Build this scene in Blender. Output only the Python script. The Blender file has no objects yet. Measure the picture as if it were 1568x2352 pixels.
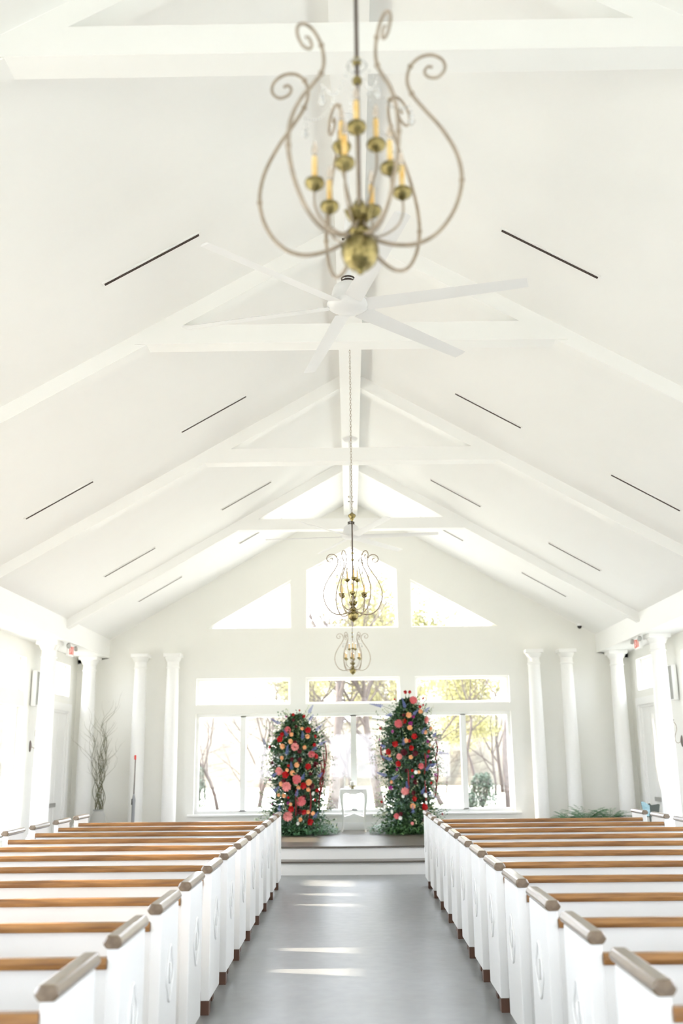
import bpy, bmesh, math, random
from mathutils import Vector, Matrix
from mathutils.geometry import tessellate_polygon
rnd = random.Random(7)
S = bpy.context.scene
COL = S.collection
PI = math.pi
# ------------------------------------------------------------------ camera
cam_d = bpy.data.cameras.new('camera'); cam = bpy.data.objects.new('camera', cam_d); COL.objects.link(cam)
cam_d.sensor_fit = 'VERTICAL'; cam_d.sensor_height = 36; cam_d.sensor_width = 24
cam_d.lens = 2254.04 / 2352 * 36
cam_d.clip_start = 0.05; cam_d.clip_end = 400
_yaw, _pitch, _roll = -.0073, .2456, -.0107
_fw = Vector((math.sin(_yaw)*math.cos(_pitch), math.cos(_yaw)*math.cos(_pitch), math.sin(_pitch)))
_rt = Vector((math.cos(_yaw), -math.sin(_yaw), 0)); _up = _rt.cross(_fw)
_R = _rt*math.cos(_roll) + _up*math.sin(_roll); _U = -_rt*math.sin(_roll) + _up*math.cos(_roll)
_m = Matrix((_R, _U, -_fw)).transposed().to_4x4(); _m.translation = Vector((-.0067, 0, 1.6267))
cam.matrix_world = _m
cam_d.dof.use_dof = True; cam_d.dof.focus_distance = 8.2; cam_d.dof.aperture_fstop = 1.6
S.camera = cam
# ------------------------------------------------------------------ sky, sun, exposure
W = bpy.data.worlds.new('sky'); S.world = W; W.use_nodes = True
_bg = W.node_tree.nodes['Background']; _bg.inputs[0].default_value = (.945, .975, 1.085, 1); _bg.inputs[1].default_value = 3.0
sun_d = bpy.data.lights.new('sun', 'SUN'); sun = bpy.data.objects.new('sun', sun_d); COL.objects.link(sun)
sun_d.energy = 5.5; sun_d.color = (1, .84, .68); sun_d.angle = math.radians(1.2)
sun.location = (-30, 8, 25)
sun.rotation_euler = Vector((1.0, -.25, -.60)).to_track_quat('-Z', 'Y').to_euler()
S.view_settings.view_transform = 'Standard'; S.view_settings.look = 'None'
S.view_settings.exposure = 1.97; S.view_settings.gamma = 1.0; S.view_settings.use_curve_mapping = False
cy = S.cycles
cy.max_bounces = 16; cy.diffuse_bounces = 13; cy.glossy_bounces = 4; cy.transmission_bounces = 4; cy.transparent_max_bounces = 16
cy.caustics_reflective = False; cy.caustics_refractive = False
cy.use_denoising = True
# ------------------------------------------------------------------ materials
def mat(name, col, rough=.5, metal=0., noise=None, spec=.5, bump=0., coat=0., scale=8., trans=0., stretch=None):
    m = bpy.data.materials.new(name); m.use_nodes = True
    nt = m.node_tree; b = nt.nodes['Principled BSDF']
    b.inputs['Base Color'].default_value = (*col, 1); b.inputs['Roughness'].default_value = rough
    b.inputs['Metallic'].default_value = metal; b.inputs['Specular IOR Level'].default_value = spec
    b.inputs['Coat Weight'].default_value = coat; b.inputs['Coat Roughness'].default_value = .12
    if trans: b.inputs['Transmission Weight'].default_value = trans
    tc = nt.nodes.new('ShaderNodeTexCoord'); mp = nt.nodes.new('ShaderNodeMapping'); nz = nt.nodes.new('ShaderNodeTexNoise')
    nz.inputs['Scale'].default_value = scale; nz.inputs['Detail'].default_value = 5
    if stretch: mp.inputs['Scale'].default_value = stretch
    nt.links.new(tc.outputs['Object'], mp.inputs[0]); nt.links.new(mp.outputs[0], nz.inputs['Vector'])
    rp = nt.nodes.new('ShaderNodeValToRGB')
    c2 = noise if noise else tuple(c*(.96 if max(col) < .7 else .99) for c in col)
    rp.color_ramp.elements[0].position = .35; rp.color_ramp.elements[1].position = .68
    rp.color_ramp.elements[0].color = (*c2, 1); rp.color_ramp.elements[1].color = (*col, 1)
    nt.links.new(nz.outputs['Fac'], rp.inputs[0]); nt.links.new(rp.outputs[0], b.inputs['Base Color'])
    if bump:
        bp = nt.nodes.new('ShaderNodeBump'); bp.inputs['Strength'].default_value = bump; bp.inputs['Distance'].default_value = .01
        nt.links.new(nz.outputs['Fac'], bp.inputs['Height']); nt.links.new(bp.outputs[0], b.inputs['Normal'])
    return m
M = {}
M['wall'] = mat('wall_paint', (.84, .835, .80), .7, scale=2)
M['ceil'] = mat('ceiling_paint', (.90, .90, .893), .75, scale=2)
M['trim'] = mat('white_trim_paint', (.89, .89, .88), .45, scale=3)
M['pew'] = mat('pew_white_paint', (.80, .80, .79), .38, scale=3)
M['wood'] = mat('honey_oak', (.35, .175, .058), .30, noise=(.19, .085, .026), scale=3, stretch=(1.2, 14, 14), coat=.25)
M['cap'] = mat('worn_oak_arm', (.20, .145, .095), .28, noise=(.13, .09, .055), scale=3, stretch=(14, 1.5, 14), coat=.4)
M['foot'] = mat('dark_brown_foot', (.10, .045, .025), .45)
M['chrome'] = mat('satin_steel', (.55, .55, .54), .35, 1.)
M['black'] = mat('black_metal', (.015, .012, .012), .5)
M['slot'] = mat('slot_shadow_brown', (.05, .032, .028), .8)
M['brass'] = mat('aged_brass', (.42, .34, .15), .28, 1., noise=(.16, .13, .05), scale=60, bump=.6)
M['gilt'] = mat('antique_cream_gilt_iron', (.44, .36, .28), .45, .25, noise=(.31, .25, .19), scale=30)
M['rod'] = mat('grey_brown_rod', (.20, .165, .15), .4, .6)
M['candle'] = mat('amber_candle_sleeve', (.80, .48, .12), .45, noise=(.88, .66, .30), scale=40)
M['bulb'] = mat('clear_flame_bulb', (.95, .85, .75), .05, trans=.9)
M['wax'] = mat('white_wax', (.88, .87, .82), .4)
M['fan'] = mat('fan_white', (.80, .80, .81), .4)
M['red'] = mat('red_plastic', (.70, .05, .04), .4)
M['signred'] = mat('exit_letter_red', (.80, .22, .17), .4)
M['floor'] = None
M['beadglass'] = mat('crystal_bead', (.93, .94, .96), .05, spec=1., trans=.6)
# foliage / flowers
M['leafd'] = mat('dark_green_leaf', (.035, .11, .035), .45, noise=(.015, .05, .02), scale=14)
M['leafm'] = mat('mid_green_leaf', (.10, .21, .075), .45, noise=(.05, .12, .04), scale=14)
M['euca'] = mat('eucalyptus_leaf', (.23, .34, .27), .55, noise=(.13, .22, .17), scale=14)
M['pale'] = mat('pale_filler_bloom', (.62, .64, .42), .6, noise=(.45, .50, .30), scale=20)
M['stem'] = mat('green_brown_stem', (.12, .13, .06), .6)
M['pink'] = mat('coral_pink_petal', (.78, .22, .22), .55, noise=(.62, .11, .13), scale=30)
M['lpink'] = mat('soft_pink_petal', (.85, .38, .34), .55, noise=(.72, .22, .22), scale=30)
M['rose'] = mat('scarlet_petal', (.62, .006, .008), .5, noise=(.38, .002, .006), scale=40)
M['burg'] = mat('burgundy_petal', (.14, .004, .014), .5, noise=(.06, .002, .008), scale=40)
M['peach'] = mat('peach_petal', (.88, .52, .26), .55, noise=(.82, .40, .18), scale=30)
M['white'] = mat('white_petal', (.85, .85, .80), .55)
M['mag'] = mat('magenta_petal', (.36, .02, .20), .5, noise=(.22, .01, .16), scale=40)
M['blue'] = mat('delphinium_blue', (.24, .33, .60), .5, noise=(.20, .20, .48), scale=30)
M['amar'] = mat('amaranth_red_tassel', (.22, .02, .02), .8)
M['fern'] = mat('fern_green', (.12, .26, .13), .5, noise=(.06, .16, .07), scale=20)
M['willow'] = mat('curly_willow_bark', (.17, .15, .08), .7, noise=(.10, .11, .05), scale=12)
M['pot'] = mat('grey_ceramic', (.42, .42, .40), .4)
M['sheet'] = mat('pale_blue_sheet', (.35, .50, .55), .6, noise=(.18, .32, .36), scale=18)
M['stand'] = mat('dark_stand_metal', (.05, .06, .05), .45)
M['grey'] = mat('grey_cloth', (.30, .31, .33), .7)
# outdoors
M['bark'] = mat('pale_bark', (.066, .050, .043), .8, noise=(.042, .031, .027), scale=5)
M['bark2'] = mat('thin_tree_bark', (.052, .037, .031), .85, noise=(.034, .024, .02), scale=3)
M['bud'] = mat('yellow_green_spring_leaf', (.40, .38, .17), .6, noise=(.31, .30, .12), scale=3)
M['ever'] = mat('evergreen_leaf', (.05, .075, .045), .6, noise=(.028, .048, .028), scale=5)
M['grass'] = mat('dry_spring_grass', (.50, .49, .43), .9, noise=(.42, .42, .34), scale=.35)
M['gravel'] = mat('pale_gravel', (.62, .60, .56), .9)
M['haze'] = mat('far_hillside_woods', (.115, .104, .075), .9, noise=(.072, .062, .046), scale=1.6, stretch=(1, 1, .16))
def glass_mat():
    m = bpy.data.materials.new('window_glass'); m.use_nodes = True; nt = m.node_tree
    for n in list(nt.nodes): nt.nodes.remove(n)
    o = nt.nodes.new('ShaderNodeOutputMaterial'); mx = nt.nodes.new('ShaderNodeMixShader'); t = nt.nodes.new('ShaderNodeBsdfTransparent')
    g = nt.nodes.new('ShaderNodeBsdfGlossy'); f = nt.nodes.new('ShaderNodeLayerWeight'); f.inputs['Blend'].default_value = .5
    pw = nt.nodes.new('ShaderNodeMath'); pw.operation = 'POWER'; pw.inputs[1].default_value = 5
    ma = nt.nodes.new('ShaderNodeMath'); ma.operation = 'MULTIPLY_ADD'; ma.inputs[1].default_value = .8; ma.inputs[2].default_value = .035
    g.inputs['Roughness'].default_value = .02
    t.inputs[0].default_value = (.97, .985, .98, 1)
    nt.links.new(f.outputs['Facing'], pw.inputs[0]); nt.links.new(pw.outputs[0], ma.inputs[0]); nt.links.new(ma.outputs[0], mx.inputs[0])
    nt.links.new(t.outputs[0], mx.inputs[1]); nt.links.new(g.outputs[0], mx.inputs[2]); nt.links.new(mx.outputs[0], o.inputs[0])
    return m
M['glass'] = glass_mat()
def floor_mat(name, c1, c2, rough, plank=False):
    m = bpy.data.materials.new(name); m.use_nodes = True; nt = m.node_tree; b = nt.nodes['Principled BSDF']
    tc = nt.nodes.new('ShaderNodeTexCoord'); nz = nt.nodes.new('ShaderNodeTexNoise'); nz.inputs['Scale'].default_value = 1.3; nz.inputs['Detail'].default_value = 6
    rp = nt.nodes.new('ShaderNodeValToRGB'); rp.color_ramp.elements[0].color = (*c1, 1); rp.color_ramp.elements[1].color = (*c2, 1)
    rp.color_ramp.elements[0].position = .3; rp.color_ramp.elements[1].position = .7
    nt.links.new(tc.outputs['Object'], nz.inputs[0]); nt.links.new(nz.outputs['Fac'], rp.inputs[0]); nt.links.new(rp.outputs[0], b.inputs['Base Color'])
    n2 = nt.nodes.new('ShaderNodeTexNoise'); n2.inputs['Scale'].default_value = 9
    mr = nt.nodes.new('ShaderNodeMapRange'); mr.inputs[3].default_value = rough*.85; mr.inputs[4].default_value = rough*1.2
    nt.links.new(tc.outputs['Object'], n2.inputs[0]); nt.links.new(n2.outputs['Fac'], mr.inputs[0]); nt.links.new(mr.outputs[0], b.inputs['Roughness'])
    bp = nt.nodes.new('ShaderNodeBump'); bp.inputs['Strength'].default_value = .004; bp.inputs['Distance'].default_value = .01
    nt.links.new(n2.outputs['Fac'], bp.inputs['Height']); nt.links.new(bp.outputs[0], b.inputs['Normal'])
    b.inputs['Specular IOR Level'].default_value = .42; b.inputs['Coat Weight'].default_value = 0; b.inputs['Coat Roughness'].default_value = rough
    return m
M['floor'] = floor_mat('grey_painted_floor', (.185, .195, .197), (.20, .208, .207), .31)
M['stage'] = floor_mat('stage_wood_floor', (.10, .09, .072), (.14, .12, .098), .30)
# ------------------------------------------------------------------ mesh helpers
class MB:
    def __init__(s): s.v = []; s.f = []; s.mi = []; s.cur = 0
    def add(s, vs, fs):
        n = len(s.v); s.v += [tuple(v) for v in vs]; s.f += [tuple(i+n for i in f) for f in fs]; s.mi += [s.cur]*len(fs); return s
    def box(s, x0, x1, y0, y1, z0, z1):
        return s.add([(x0,y0,z0),(x1,y0,z0),(x1,y1,z0),(x0,y1,z0),(x0,y0,z1),(x1,y0,z1),(x1,y1,z1),(x0,y1,z1)],
                     [(0,3,2,1),(4,5,6,7),(0,1,5,4),(1,2,6,5),(2,3,7,6),(3,0,4,7)])
    def tube(s, pts, rad, seg=8, caps=True):
        pts = [Vector(p) for p in pts]; n = len(pts)
        if not hasattr(rad, '__len__'): rad = [rad]*n
        t0 = (pts[1]-pts[0]).normalized(); a = Vector((0,0,1)) if abs(t0.z) < .9 else Vector((1,0,0))
        u = t0.cross(a).normalized(); vs = []
        for i in range(n):
            t = (pts[min(i+1,n-1)]-pts[max(i-1,0)])
            t = t.normalized() if t.length > 1e-9 else t0
            u = (u - t*u.dot(t)); u = u.normalized() if u.length > 1e-9 else t.orthogonal().normalized()
            w = t.cross(u)
            for k in range(seg):
                q = 2*PI*k/seg; vs.append(pts[i] + (u*math.cos(q) + w*math.sin(q))*rad[i])
        fs = [(i*seg+k, i*seg+(k+1)%seg, (i+1)*seg+(k+1)%seg, (i+1)*seg+k) for i in range(n-1) for k in range(seg)]
        if caps: fs += [tuple(range(seg-1,-1,-1)), tuple((n-1)*seg+k for k in range(seg))]
        return s.add(vs, fs)
    def lathe(s, prof, c=(0,0,0), seg=20):
        n = len(prof); vs = [(c[0]+r*math.cos(2*PI*k/seg), c[1]+r*math.sin(2*PI*k/seg), c[2]+z) for r, z in prof for k in range(seg)]
        fs = [(i*seg+k, i*seg+(k+1)%seg, (i+1)*seg+(k+1)%seg, (i+1)*seg+k) for i in range(n-1) for k in range(seg)]
        fs += [tuple(range(seg-1,-1,-1)), tuple((n-1)*seg+k for k in range(seg))]
        return s.add(vs, fs)
    def prism(s, poly, d0, d1, f, holes=()):
        """closed outline (2D) with holes, extruded from d0 to d1; f(a, b, d) gives the 3D point"""
        loops = [list(poly)] + [list(h) for h in holes]; flat = [p for l in loops for p in l]; n = len(flat)
        tr = tessellate_polygon([[Vector((p[0], p[1], 0)) for p in l] for l in loops])
        fs = []
        for t in tr:
            a, b, c = (flat[i] for i in t)
            ar = (b[0]-a[0])*(c[1]-a[1]) - (c[0]-a[0])*(b[1]-a[1])
            if abs(ar) < 1e-9: continue
            t = tuple(t) if ar > 0 else tuple(reversed(t))
            fs += [t, tuple(i+n for i in reversed(t))]
        o = 0
        for l in loops:
            m = len(l)
            fs += [(o+i, o+i+n, o+(i+1)%m+n, o+(i+1)%m) for i in range(m)]; o += m
        return s.add([f(p[0], p[1], d0) for p in flat] + [f(p[0], p[1], d1) for p in flat], fs)
    def build(s, name, m, parent=None, smooth=False, bevel=0, fixn=True, loc=None):
        me = bpy.data.meshes.new(name); me.from_pydata(s.v, [], s.f)
        ms = m if isinstance(m, (list, tuple)) else [m]
        for x in ms: me.materials.append(M[x] if isinstance(x, str) else x)
        if len(ms) > 1: me.polygons.foreach_set('material_index', s.mi)
        if fixn:
            b = bmesh.new(); b.from_mesh(me); bmesh.ops.recalc_face_normals(b, faces=b.faces); b.to_mesh(me); b.free()
        if smooth:
            me.shade_smooth()
            if smooth != True: me.set_sharp_from_angle(angle=math.radians(smooth))
        me.update(); o = bpy.data.objects.new(name, me); COL.objects.link(o)
        if bevel:
            bv = o.modifiers.new('bevel', 'BEVEL'); bv.width = bevel; bv.segments = 2; bv.limit_method = 'ANGLE'
        if loc: o.location = loc
        if parent: o.parent = parent
        return o
def tag(o, label=None, cat=None, group=None, kind=None):
    if label: o['label'] = label
    if cat: o['category'] = cat
    if group: o['group'] = group
    if kind: o['kind'] = kind
    return o
def empty(name, loc=(0,0,0), label=None, cat=None, group=None, rz=0):
    o = bpy.data.objects.new(name, None); COL.objects.link(o); o.location = loc; o.rotation_euler = (0,0,rz); o.empty_display_size = .1
    return tag(o, label, cat, group)
KIDS = {}
def children(o): return [c for c in COL.objects if c.parent == o]
def copy_tree(o, loc=None, rz=None, label=None, parent=None, tree=None):
    if tree is None: tree = subtree(o)
    c = o.copy(); COL.objects.link(c)
    if parent: c.parent = parent
    if loc is not None: c.location = loc
    if rz is not None: c.rotation_euler = (0,0,rz)
    if label: c['label'] = label
    for ch, sub in tree: copy_tree(ch, parent=c, tree=sub)
    return c
def subtree(o): return [(c, subtree(c)) for c in children(o)]
def struct(mb, name, m, label=None, parent=None, **k):
    o = mb.build(name, m, parent, **k)
    return tag(o, label, None, None, None if parent else 'structure')
XZ = lambda a, b, d: (a, d, b)
YZ = lambda a, b, d: (d, a, b)
def rect(a0, a1, b0, b1): return [(a0,b0),(a1,b0),(a1,b1),(a0,b1)]
# ------------------------------------------------------------------ room dimensions (metres)
XC = .035; WX = 5.15; YE = 18.5; YB = -2.6; ZR = 6.48; SL = .581; ZP = .37
zc = lambda x: ZR - SL*abs(x)
# ---- floor and altar platform
struct(MB().box(XC-WX-.25, XC+WX+.25, YB-.25, YE+.25, -.12, 0), 'floor', 'floor', 'grey painted floor with a satin sheen')
def arc_poly(y0, sag=.085):
    pts = []
    for i in range(33):
        x = -WX + 2*WX*i/32
        d = min(abs(x), 2.6)
        pts.append((XC+x, y0 + sag*(d/1.5)**2*.9))
    return pts
def slab(y0, z0, z1, name, m, label, y1=YE):
    p = arc_poly(y0)
    return struct(MB().prism(p + [(XC+WX, y1), (XC-WX, y1)], z0, z1, lambda a, b, d: (a, b, d)), name, m, label)
slab(14.88, 0, .165, 'trim_1', 'trim', 'white lower step riser across the chapel')
slab(14.85, .165, .19, 'trim_2', 'stage', 'grey wooden tread of the lower step')
slab(15.18, .19, .345, 'trim_3', 'trim', 'white upper step riser below the platform')
slab(15.15, .345, ZP, 'floor.001', 'stage', 'dark grey-brown wooden platform floor')
# ---- end wall with windows
def mirror(p): return [(2*XC-a, b) for a, b in reversed(p)]
ucx = (-2.003, XC, 2.065)
H_low = [rect(c-.875, c+.875, .66, 2.44) for c in ucx]
H_tr = [rect(c-.875, c+.875, 2.60, 3.09) for c in ucx]
g_mid = [(-.825+.0,4.01),(.895,4.01),(.895,5.12),(XC,5.58),(-.825,5.12)]
g_l = [(-2.73,4.015),(-1.12,4.015),(-1.12,4.94)]
g_r = [(1.15,4.01),(2.785,4.01),(1.15,4.93)]
outer = [(XC-WX,0),(XC+WX,0),(XC+WX,zc(WX)),(XC,ZR),(XC-WX,zc(WX))]
struct(MB().prism(outer, YE, YE+.25, XZ, H_low+H_tr+[g_mid,g_l,g_r]), 'wall_end', 'wall', 'cream gable wall behind the altar platform')
def poly_inset(p, d):
    n = len(p); out = []
    c = Vector((sum(a for a, b in p)/n, sum(b for a, b in p)/n))
    for i in range(n):
        a, b, e = Vector(p[i-1]), Vector(p[i]), Vector(p[(i+1) % n])
        d1 = (b-a).normalized(); d2 = (e-b).normalized()
        n1 = Vector((-d1.y, d1.x)); n2 = Vector((-d2.y, d2.x))
        if n1.dot(c-a) < 0: n1, n2 = -n1, -n2
        k = 1 + n1.dot(n2)
        q = b + (n1+n2)*d/max(k, .15); out.append((q.x, q.y))
    return out
wn = [0]
def window(poly, d, f, label, fr=.055, muls=(), depth=.09, casing=0, sill=None, sgn=1, face=None):
    """frame ring + glazing (+ mullions) in an opening; d = inner wall face coordinate, sgn = outward direction"""
    wn[0] += 1
    a, b = d+sgn*.10, d+sgn*(.10+depth)
    if a > b: a, b = b, a
    o = MB().prism(poly, a, b, f, [poly_inset(poly, fr)]); 
    o = struct(o, 'window_%d' % wn[0], 'trim', label)
    g = (a+b)/2
    MB().prism(poly_inset(poly, fr*.8), g-.004, g+.004, f).build('glass_pane', 'glass', o)
    for r in muls: MB().prism(r, a-.0, b, f).build('mullion', 'trim', o)
    if casing:
        q = poly_inset(poly, -casing); c0, c1 = sorted((d, d-sgn*.03))
        MB().prism(q, c0, c1, f, [poly]).build('casing', 'trim', o, bevel=.006)
    if sill: MB().box(*sill).build('sill', 'trim', o, bevel=.006)
    return o
pos = ['left', 'middle', 'right']
for i, c in enumerate(ucx):
    window(H_low[i], YE, XZ, 'tall clear window in the %s of the altar wall, split by a slim mullion' % pos[i], .06, [rect(c-.05, c+.05, .70, 2.40)],
           sill=(c-.98, c+.98, YE-.06, YE+.09, .625, .66))
for i, c in enumerate(ucx):
    window(H_tr[i], YE, XZ, 'wide transom pane above the %s altar window' % pos[i], .045)
window(g_l, YE, XZ, 'left triangular clerestory window in the gable', .03)
window(g_mid, YE, XZ, 'peaked five-sided clerestory window at the gable centre', .03)
window(g_r, YE, XZ, 'right triangular clerestory window in the gable', .03)
# ---- side walls
bays = [(-.9, 1.2), (1.9, 4.3), (5.6, 8.05), (8.9, 11.0), (13.05, 15.55)]
DY0, DY1, DZ1 = 17.07, 18.03, 2.49
for sgn, nm in ((-1, 'left'), (1, 'right')):
    x0 = XC+sgn*WX
    holes = [rect(a, b, .55, 2.46) for a, b in bays] + [rect(a, b, 2.69, 3.22) for a, b in bays] + [rect(DY0, DY1, 2.75, 3.31), rect(DY0, DY1, ZP, DZ1)]
    d0, d1 = sorted((x0, x0+sgn*.25))
    struct(MB().prism(rect(YB, YE, 0, zc(WX)), d0, d1, YZ, holes), 'wall_'+nm, 'wall', 'white %s side wall with tall windows' % nm)
    for k, (a, b) in enumerate(bays):
        if b < 0: continue
        bay = ('rear', 'second', 'third', 'fourth', 'fifth')[k] if k < 4 else 'last'
        m = (a+b)/2
        window(rect(a, b, .55, 2.46), x0, YZ, 'tall %s side window, %s from the altar platform' % (nm, ('fifth', 'fourth', 'third', 'second', 'nearest')[k]), .05,
               casing=.0, sgn=sgn, sill=tuple(sorted((x0-sgn*.05, x0+sgn*.10)))+(a-.06, b+.06, .515, .55))
        window(rect(a, b, 2.69, 3.22), x0, YZ, 'transom above the %s side window %s from the altar platform' % (nm, ('fifth', 'fourth', 'third', 'second', 'nearest')[k]), .045, sgn=sgn)
    window(rect(DY0, DY1, 2.75, 3.31), x0, YZ, 'small square transom above the %s platform door' % nm, .03, sgn=sgn)
    # double door
    mid = (DY0+DY1)/2
    a, b = sorted((x0+sgn*.03, x0+sgn*.08))
    dn = 1 if sgn < 0 else 2
    dr = struct(MB().prism([(DY0-.0,ZP),(DY0+.04,ZP),(DY0+.04,DZ1-.04),(DY1-.04,DZ1-.04),(DY1-.04,ZP),(DY1,ZP),(DY1,DZ1),(DY0,DZ1)], *sorted((x0-sgn*.0, x0+sgn*.12)), YZ), 'door_%d' % dn, 'trim', 'white double door beside the platform in the %s wall' % nm)
    for y0, y1 in ((DY0+.04, mid-.006), (mid+.006, DY1-.04)):
        lf = MB().box(a, b, y0, y1, ZP+.005, DZ1-.045).build('door_leaf', 'trim', dr, bevel=.004)
    MB().box(*sorted((x0+sgn*.081, x0+sgn*.10)), mid-.03, mid+.03, ZP+.005, DZ1-.045).build('gap_shade_strip', 'slot', dr)  # dark strip behind the leaves stands in for shade in the gap
    hb = MB().box(*sorted((x0-sgn*.02, x0+sgn*.0)), DY0+.06, mid-.03, .86, .93)
    hb.box(*sorted((x0-sgn*.0, x0+sgn*.03)), DY0+.06, DY0+.10, .87, .92).box(*sorted((x0-sgn*.0, x0+sgn*.03)), mid-.08, mid-.04, .87, .92)
    hb.build('push_bar', 'chrome', dr, bevel=.005)
    cs = MB().prism(rect(DY0-.13, DY1+.13, ZP, DZ1+.13), *sorted((x0, x0-sgn*.035)), YZ, [rect(DY0, DY1, ZP+.001, DZ1)])
    cs.build('door_casing', 'trim', dr, bevel=.006)
    # soffit beam where wall and ceiling meet
    struct(MB().prism([(XC+sgn*4.56, 3.49), (XC+sgn*(WX+.25), 3.49), (XC+sgn*(WX+.25), zc(WX+.25)), (XC+sgn*4.56, zc(4.56)+.01)] if sgn > 0 else
                      [(XC+sgn*4.56, zc(4.56)+.01), (XC+sgn*(WX+.25), zc(WX+.25)), (XC+sgn*(WX+.25), 3.49), (XC+sgn*4.56, 3.49)], YB, YE, XZ), 'trim_%d' % (3+dn), 'trim', 'long white boxed beam along the %s eave' % nm)
    bb = MB().box(*sorted((x0, x0-sgn*.02)), YB, 14.8, 0, .14).box(*sorted((x0, x0-sgn*.02)), DY1+.13, YE, ZP, ZP+.14)
    struct(bb, 'baseboard_'+nm, 'trim', 'white baseboard along the %s wall' % nm)
struct(MB().box(XC-WX, XC+WX, YE-.02, YE, ZP, ZP+.13), 'baseboard_end', 'trim', 'baseboard under the altar windows')
# rear wall behind the viewer, unseen; its glazing added to let light in
bh = [rect(XC-3.9, XC-2.4, .5, 2.3), rect(XC-.95, XC+.95, .05, 2.6), rect(XC+2.4, XC+3.9, .5, 2.3)]
struct(MB().prism(outer, YB-.25, YB, XZ, bh), 'wall_rear', 'wall', 'rear gable wall with glazing added to let light in')
for p, l in zip(bh, ('unseen left rear window', 'unseen glazed rear door', 'unseen right rear window')):
    window(p, YB, XZ, l+' behind the last pews, added to let light in', .06, sgn=-1)
# ---- ceiling, ridge, rafters, tie beams
for sgn in (-1, 1):
    p = [(XC, ZR), (XC+sgn*(WX+.32), zc(WX+.32)), (XC+sgn*(WX+.32), zc(WX+.32)+.2), (XC, ZR+.2)]
    struct(MB().prism(p if sgn > 0 else list(reversed(p)), YB-.3, YE+.3, XZ), 'ceiling' if sgn < 0 else 'ceiling.001', 'ceil', 'white vaulted ceiling slope on the %s' % ('left' if sgn < 0 else 'right'))
struct(MB().box(XC-.13, XC+.13, YB, YE, 6.2, ZR), 'trim_6', 'trim', 'white ridge beam along the peak of the ceiling')
tn = 7
for k, Y in enumerate((-.1+.95, 4.53, 8.26, 11.92, 15.68)):
    for sgn in (-1, 1):
        p = [(XC+sgn*.0, ZR), (XC+sgn*.0, ZR-.17), (XC+sgn*4.62, zc(4.62)-.15), (XC+sgn*4.62, zc(4.62))]
        struct(MB().prism(p, Y-.08, Y+.08, XZ), 'trim_%d' % tn, 'trim', 'white rafter on the %s slope, %s from the altar' % ('left' if sgn < 0 else 'right', ('fifth','fourth','third','second','nearest')[k])); tn += 1
    if k:
        w0 = (ZR-.10-5.25)/SL; w1 = (ZR-.10-5.43)/SL
        struct(MB().prism([(XC-w0,5.25),(XC+w0,5.25),(XC+w1,5.43),(XC-w1,5.43)], Y-.09, Y+.09, XZ), 'trim_%d' % tn, 'trim', 'white collar tie across the ceiling, %s from the altar' % ('','fourth','third','second','nearest')[k]); tn += 1

# ------------------------------------------------------------------ things
# ---- linear slots in the ceiling
def make_slot():
    r = empty('ceiling_slot_diffuser')
    MB().box(-.445, .445, -.028, .028, -.012, 0).build('frame', 'trim', r)
    MB().box(-.43, .43, -.013, .013, -.016, -.011).build('slot', 'slot', r)
    return r
slot0 = make_slot(); st = subtree(slot0); first = True
rows = [(7.16, 'nearest the camera'), (10.83, 'second from the camera'), (14.51, 'third from the camera'), (16.93, 'closest to the altar wall')]
for sgn in (-1, 1):
    for (y, yl) in rows:
        for x, nl in ((1.604, 'upper'), (3.35, 'lower')):
            o = slot0 if first else copy_tree(slot0, tree=st); first = False
            ang = math.atan(SL)
            o.location = (XC+sgn*x, y, zc(x)-.001); o.rotation_euler = (0, sgn*ang, 0)
            tag(o, 'dark linear slot in the %s ceiling slope, %s row, %s' % ('left' if sgn < 0 else 'right', nl, yl), 'air vent', 'linear slots in the sloped ceiling')
# ---- columns
def make_column(h, r=.125, half=False):
    q = empty('column')
    b = MB().box(-r*1.45, r*1.45, -r*1.45, r*1.45, 0, .07); b.build('plinth', 'trim', q, bevel=.006)
    MB().lathe([(r*1.35,.07),(r*1.38,.10),(r*1.3,.125),(r*1.12,.14),(r*1.16,.16),(r*1.04,.18)], seg=28).build('base_moulding', 'trim', q, smooth=40)
    H = h
    MB().lathe([(r*1.02,.18),(r*1.0,H*.35),(r*.95,H*.65),(r*.86,H-.27)], seg=32).build('shaft', 'trim', q, smooth=50)
    MB().lathe([(r*.93,H-.27),(r*.98,H-.255),(r*.93,H-.24),(r*.88,H-.235),(r*.88,H-.15),(r*.98,H-.14),(r*1.2,H-.08),(r*1.22,H-.065)], seg=28).build('neck_moulding', 'trim', q, smooth=40)
    MB().box(-r*1.28, r*1.28, -r*1.28, r*1.28, H-.065, H).build('capital', 'trim', q, bevel=.008)
    return q
cw = make_column(3.535-ZP); ct = subtree(cw)
ecs = [(-3.89, 'outer left'), (-3.29, 'inner left'), (3.38, 'inner right'), (3.985, 'outer right')]
for i, (x, l) in enumerate(ecs):
    o = cw if i == 0 else copy_tree(cw, tree=ct)
    o.location = (x, YE-.20, ZP)
    tag(o, '%s white round column standing against the altar wall' % l, 'column', 'columns against the altar wall')
cs_ = make_column(3.49, .135); ct2 = subtree(cs_); n = 0
cs2 = make_column(3.49-ZP, .135)
for sgn in (-1, 1):
    s = 'left' if sgn < 0 else 'right'
    for y, l in ((15.72, 'level with the front steps'), (11.92, 'in the middle of the aisle')):
        base = y > 15; 
        if base: continue
        o = cs_ if n == 0 else copy_tree(cs_, tree=ct2); n += 1
        o.location = (XC+sgn*4.85, y, 0)
        tag(o, 'white round column under the %s eave beam %s' % (s, l), 'column', 'columns along the side walls')
ct3 = subtree(cs2); n = 0
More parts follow.
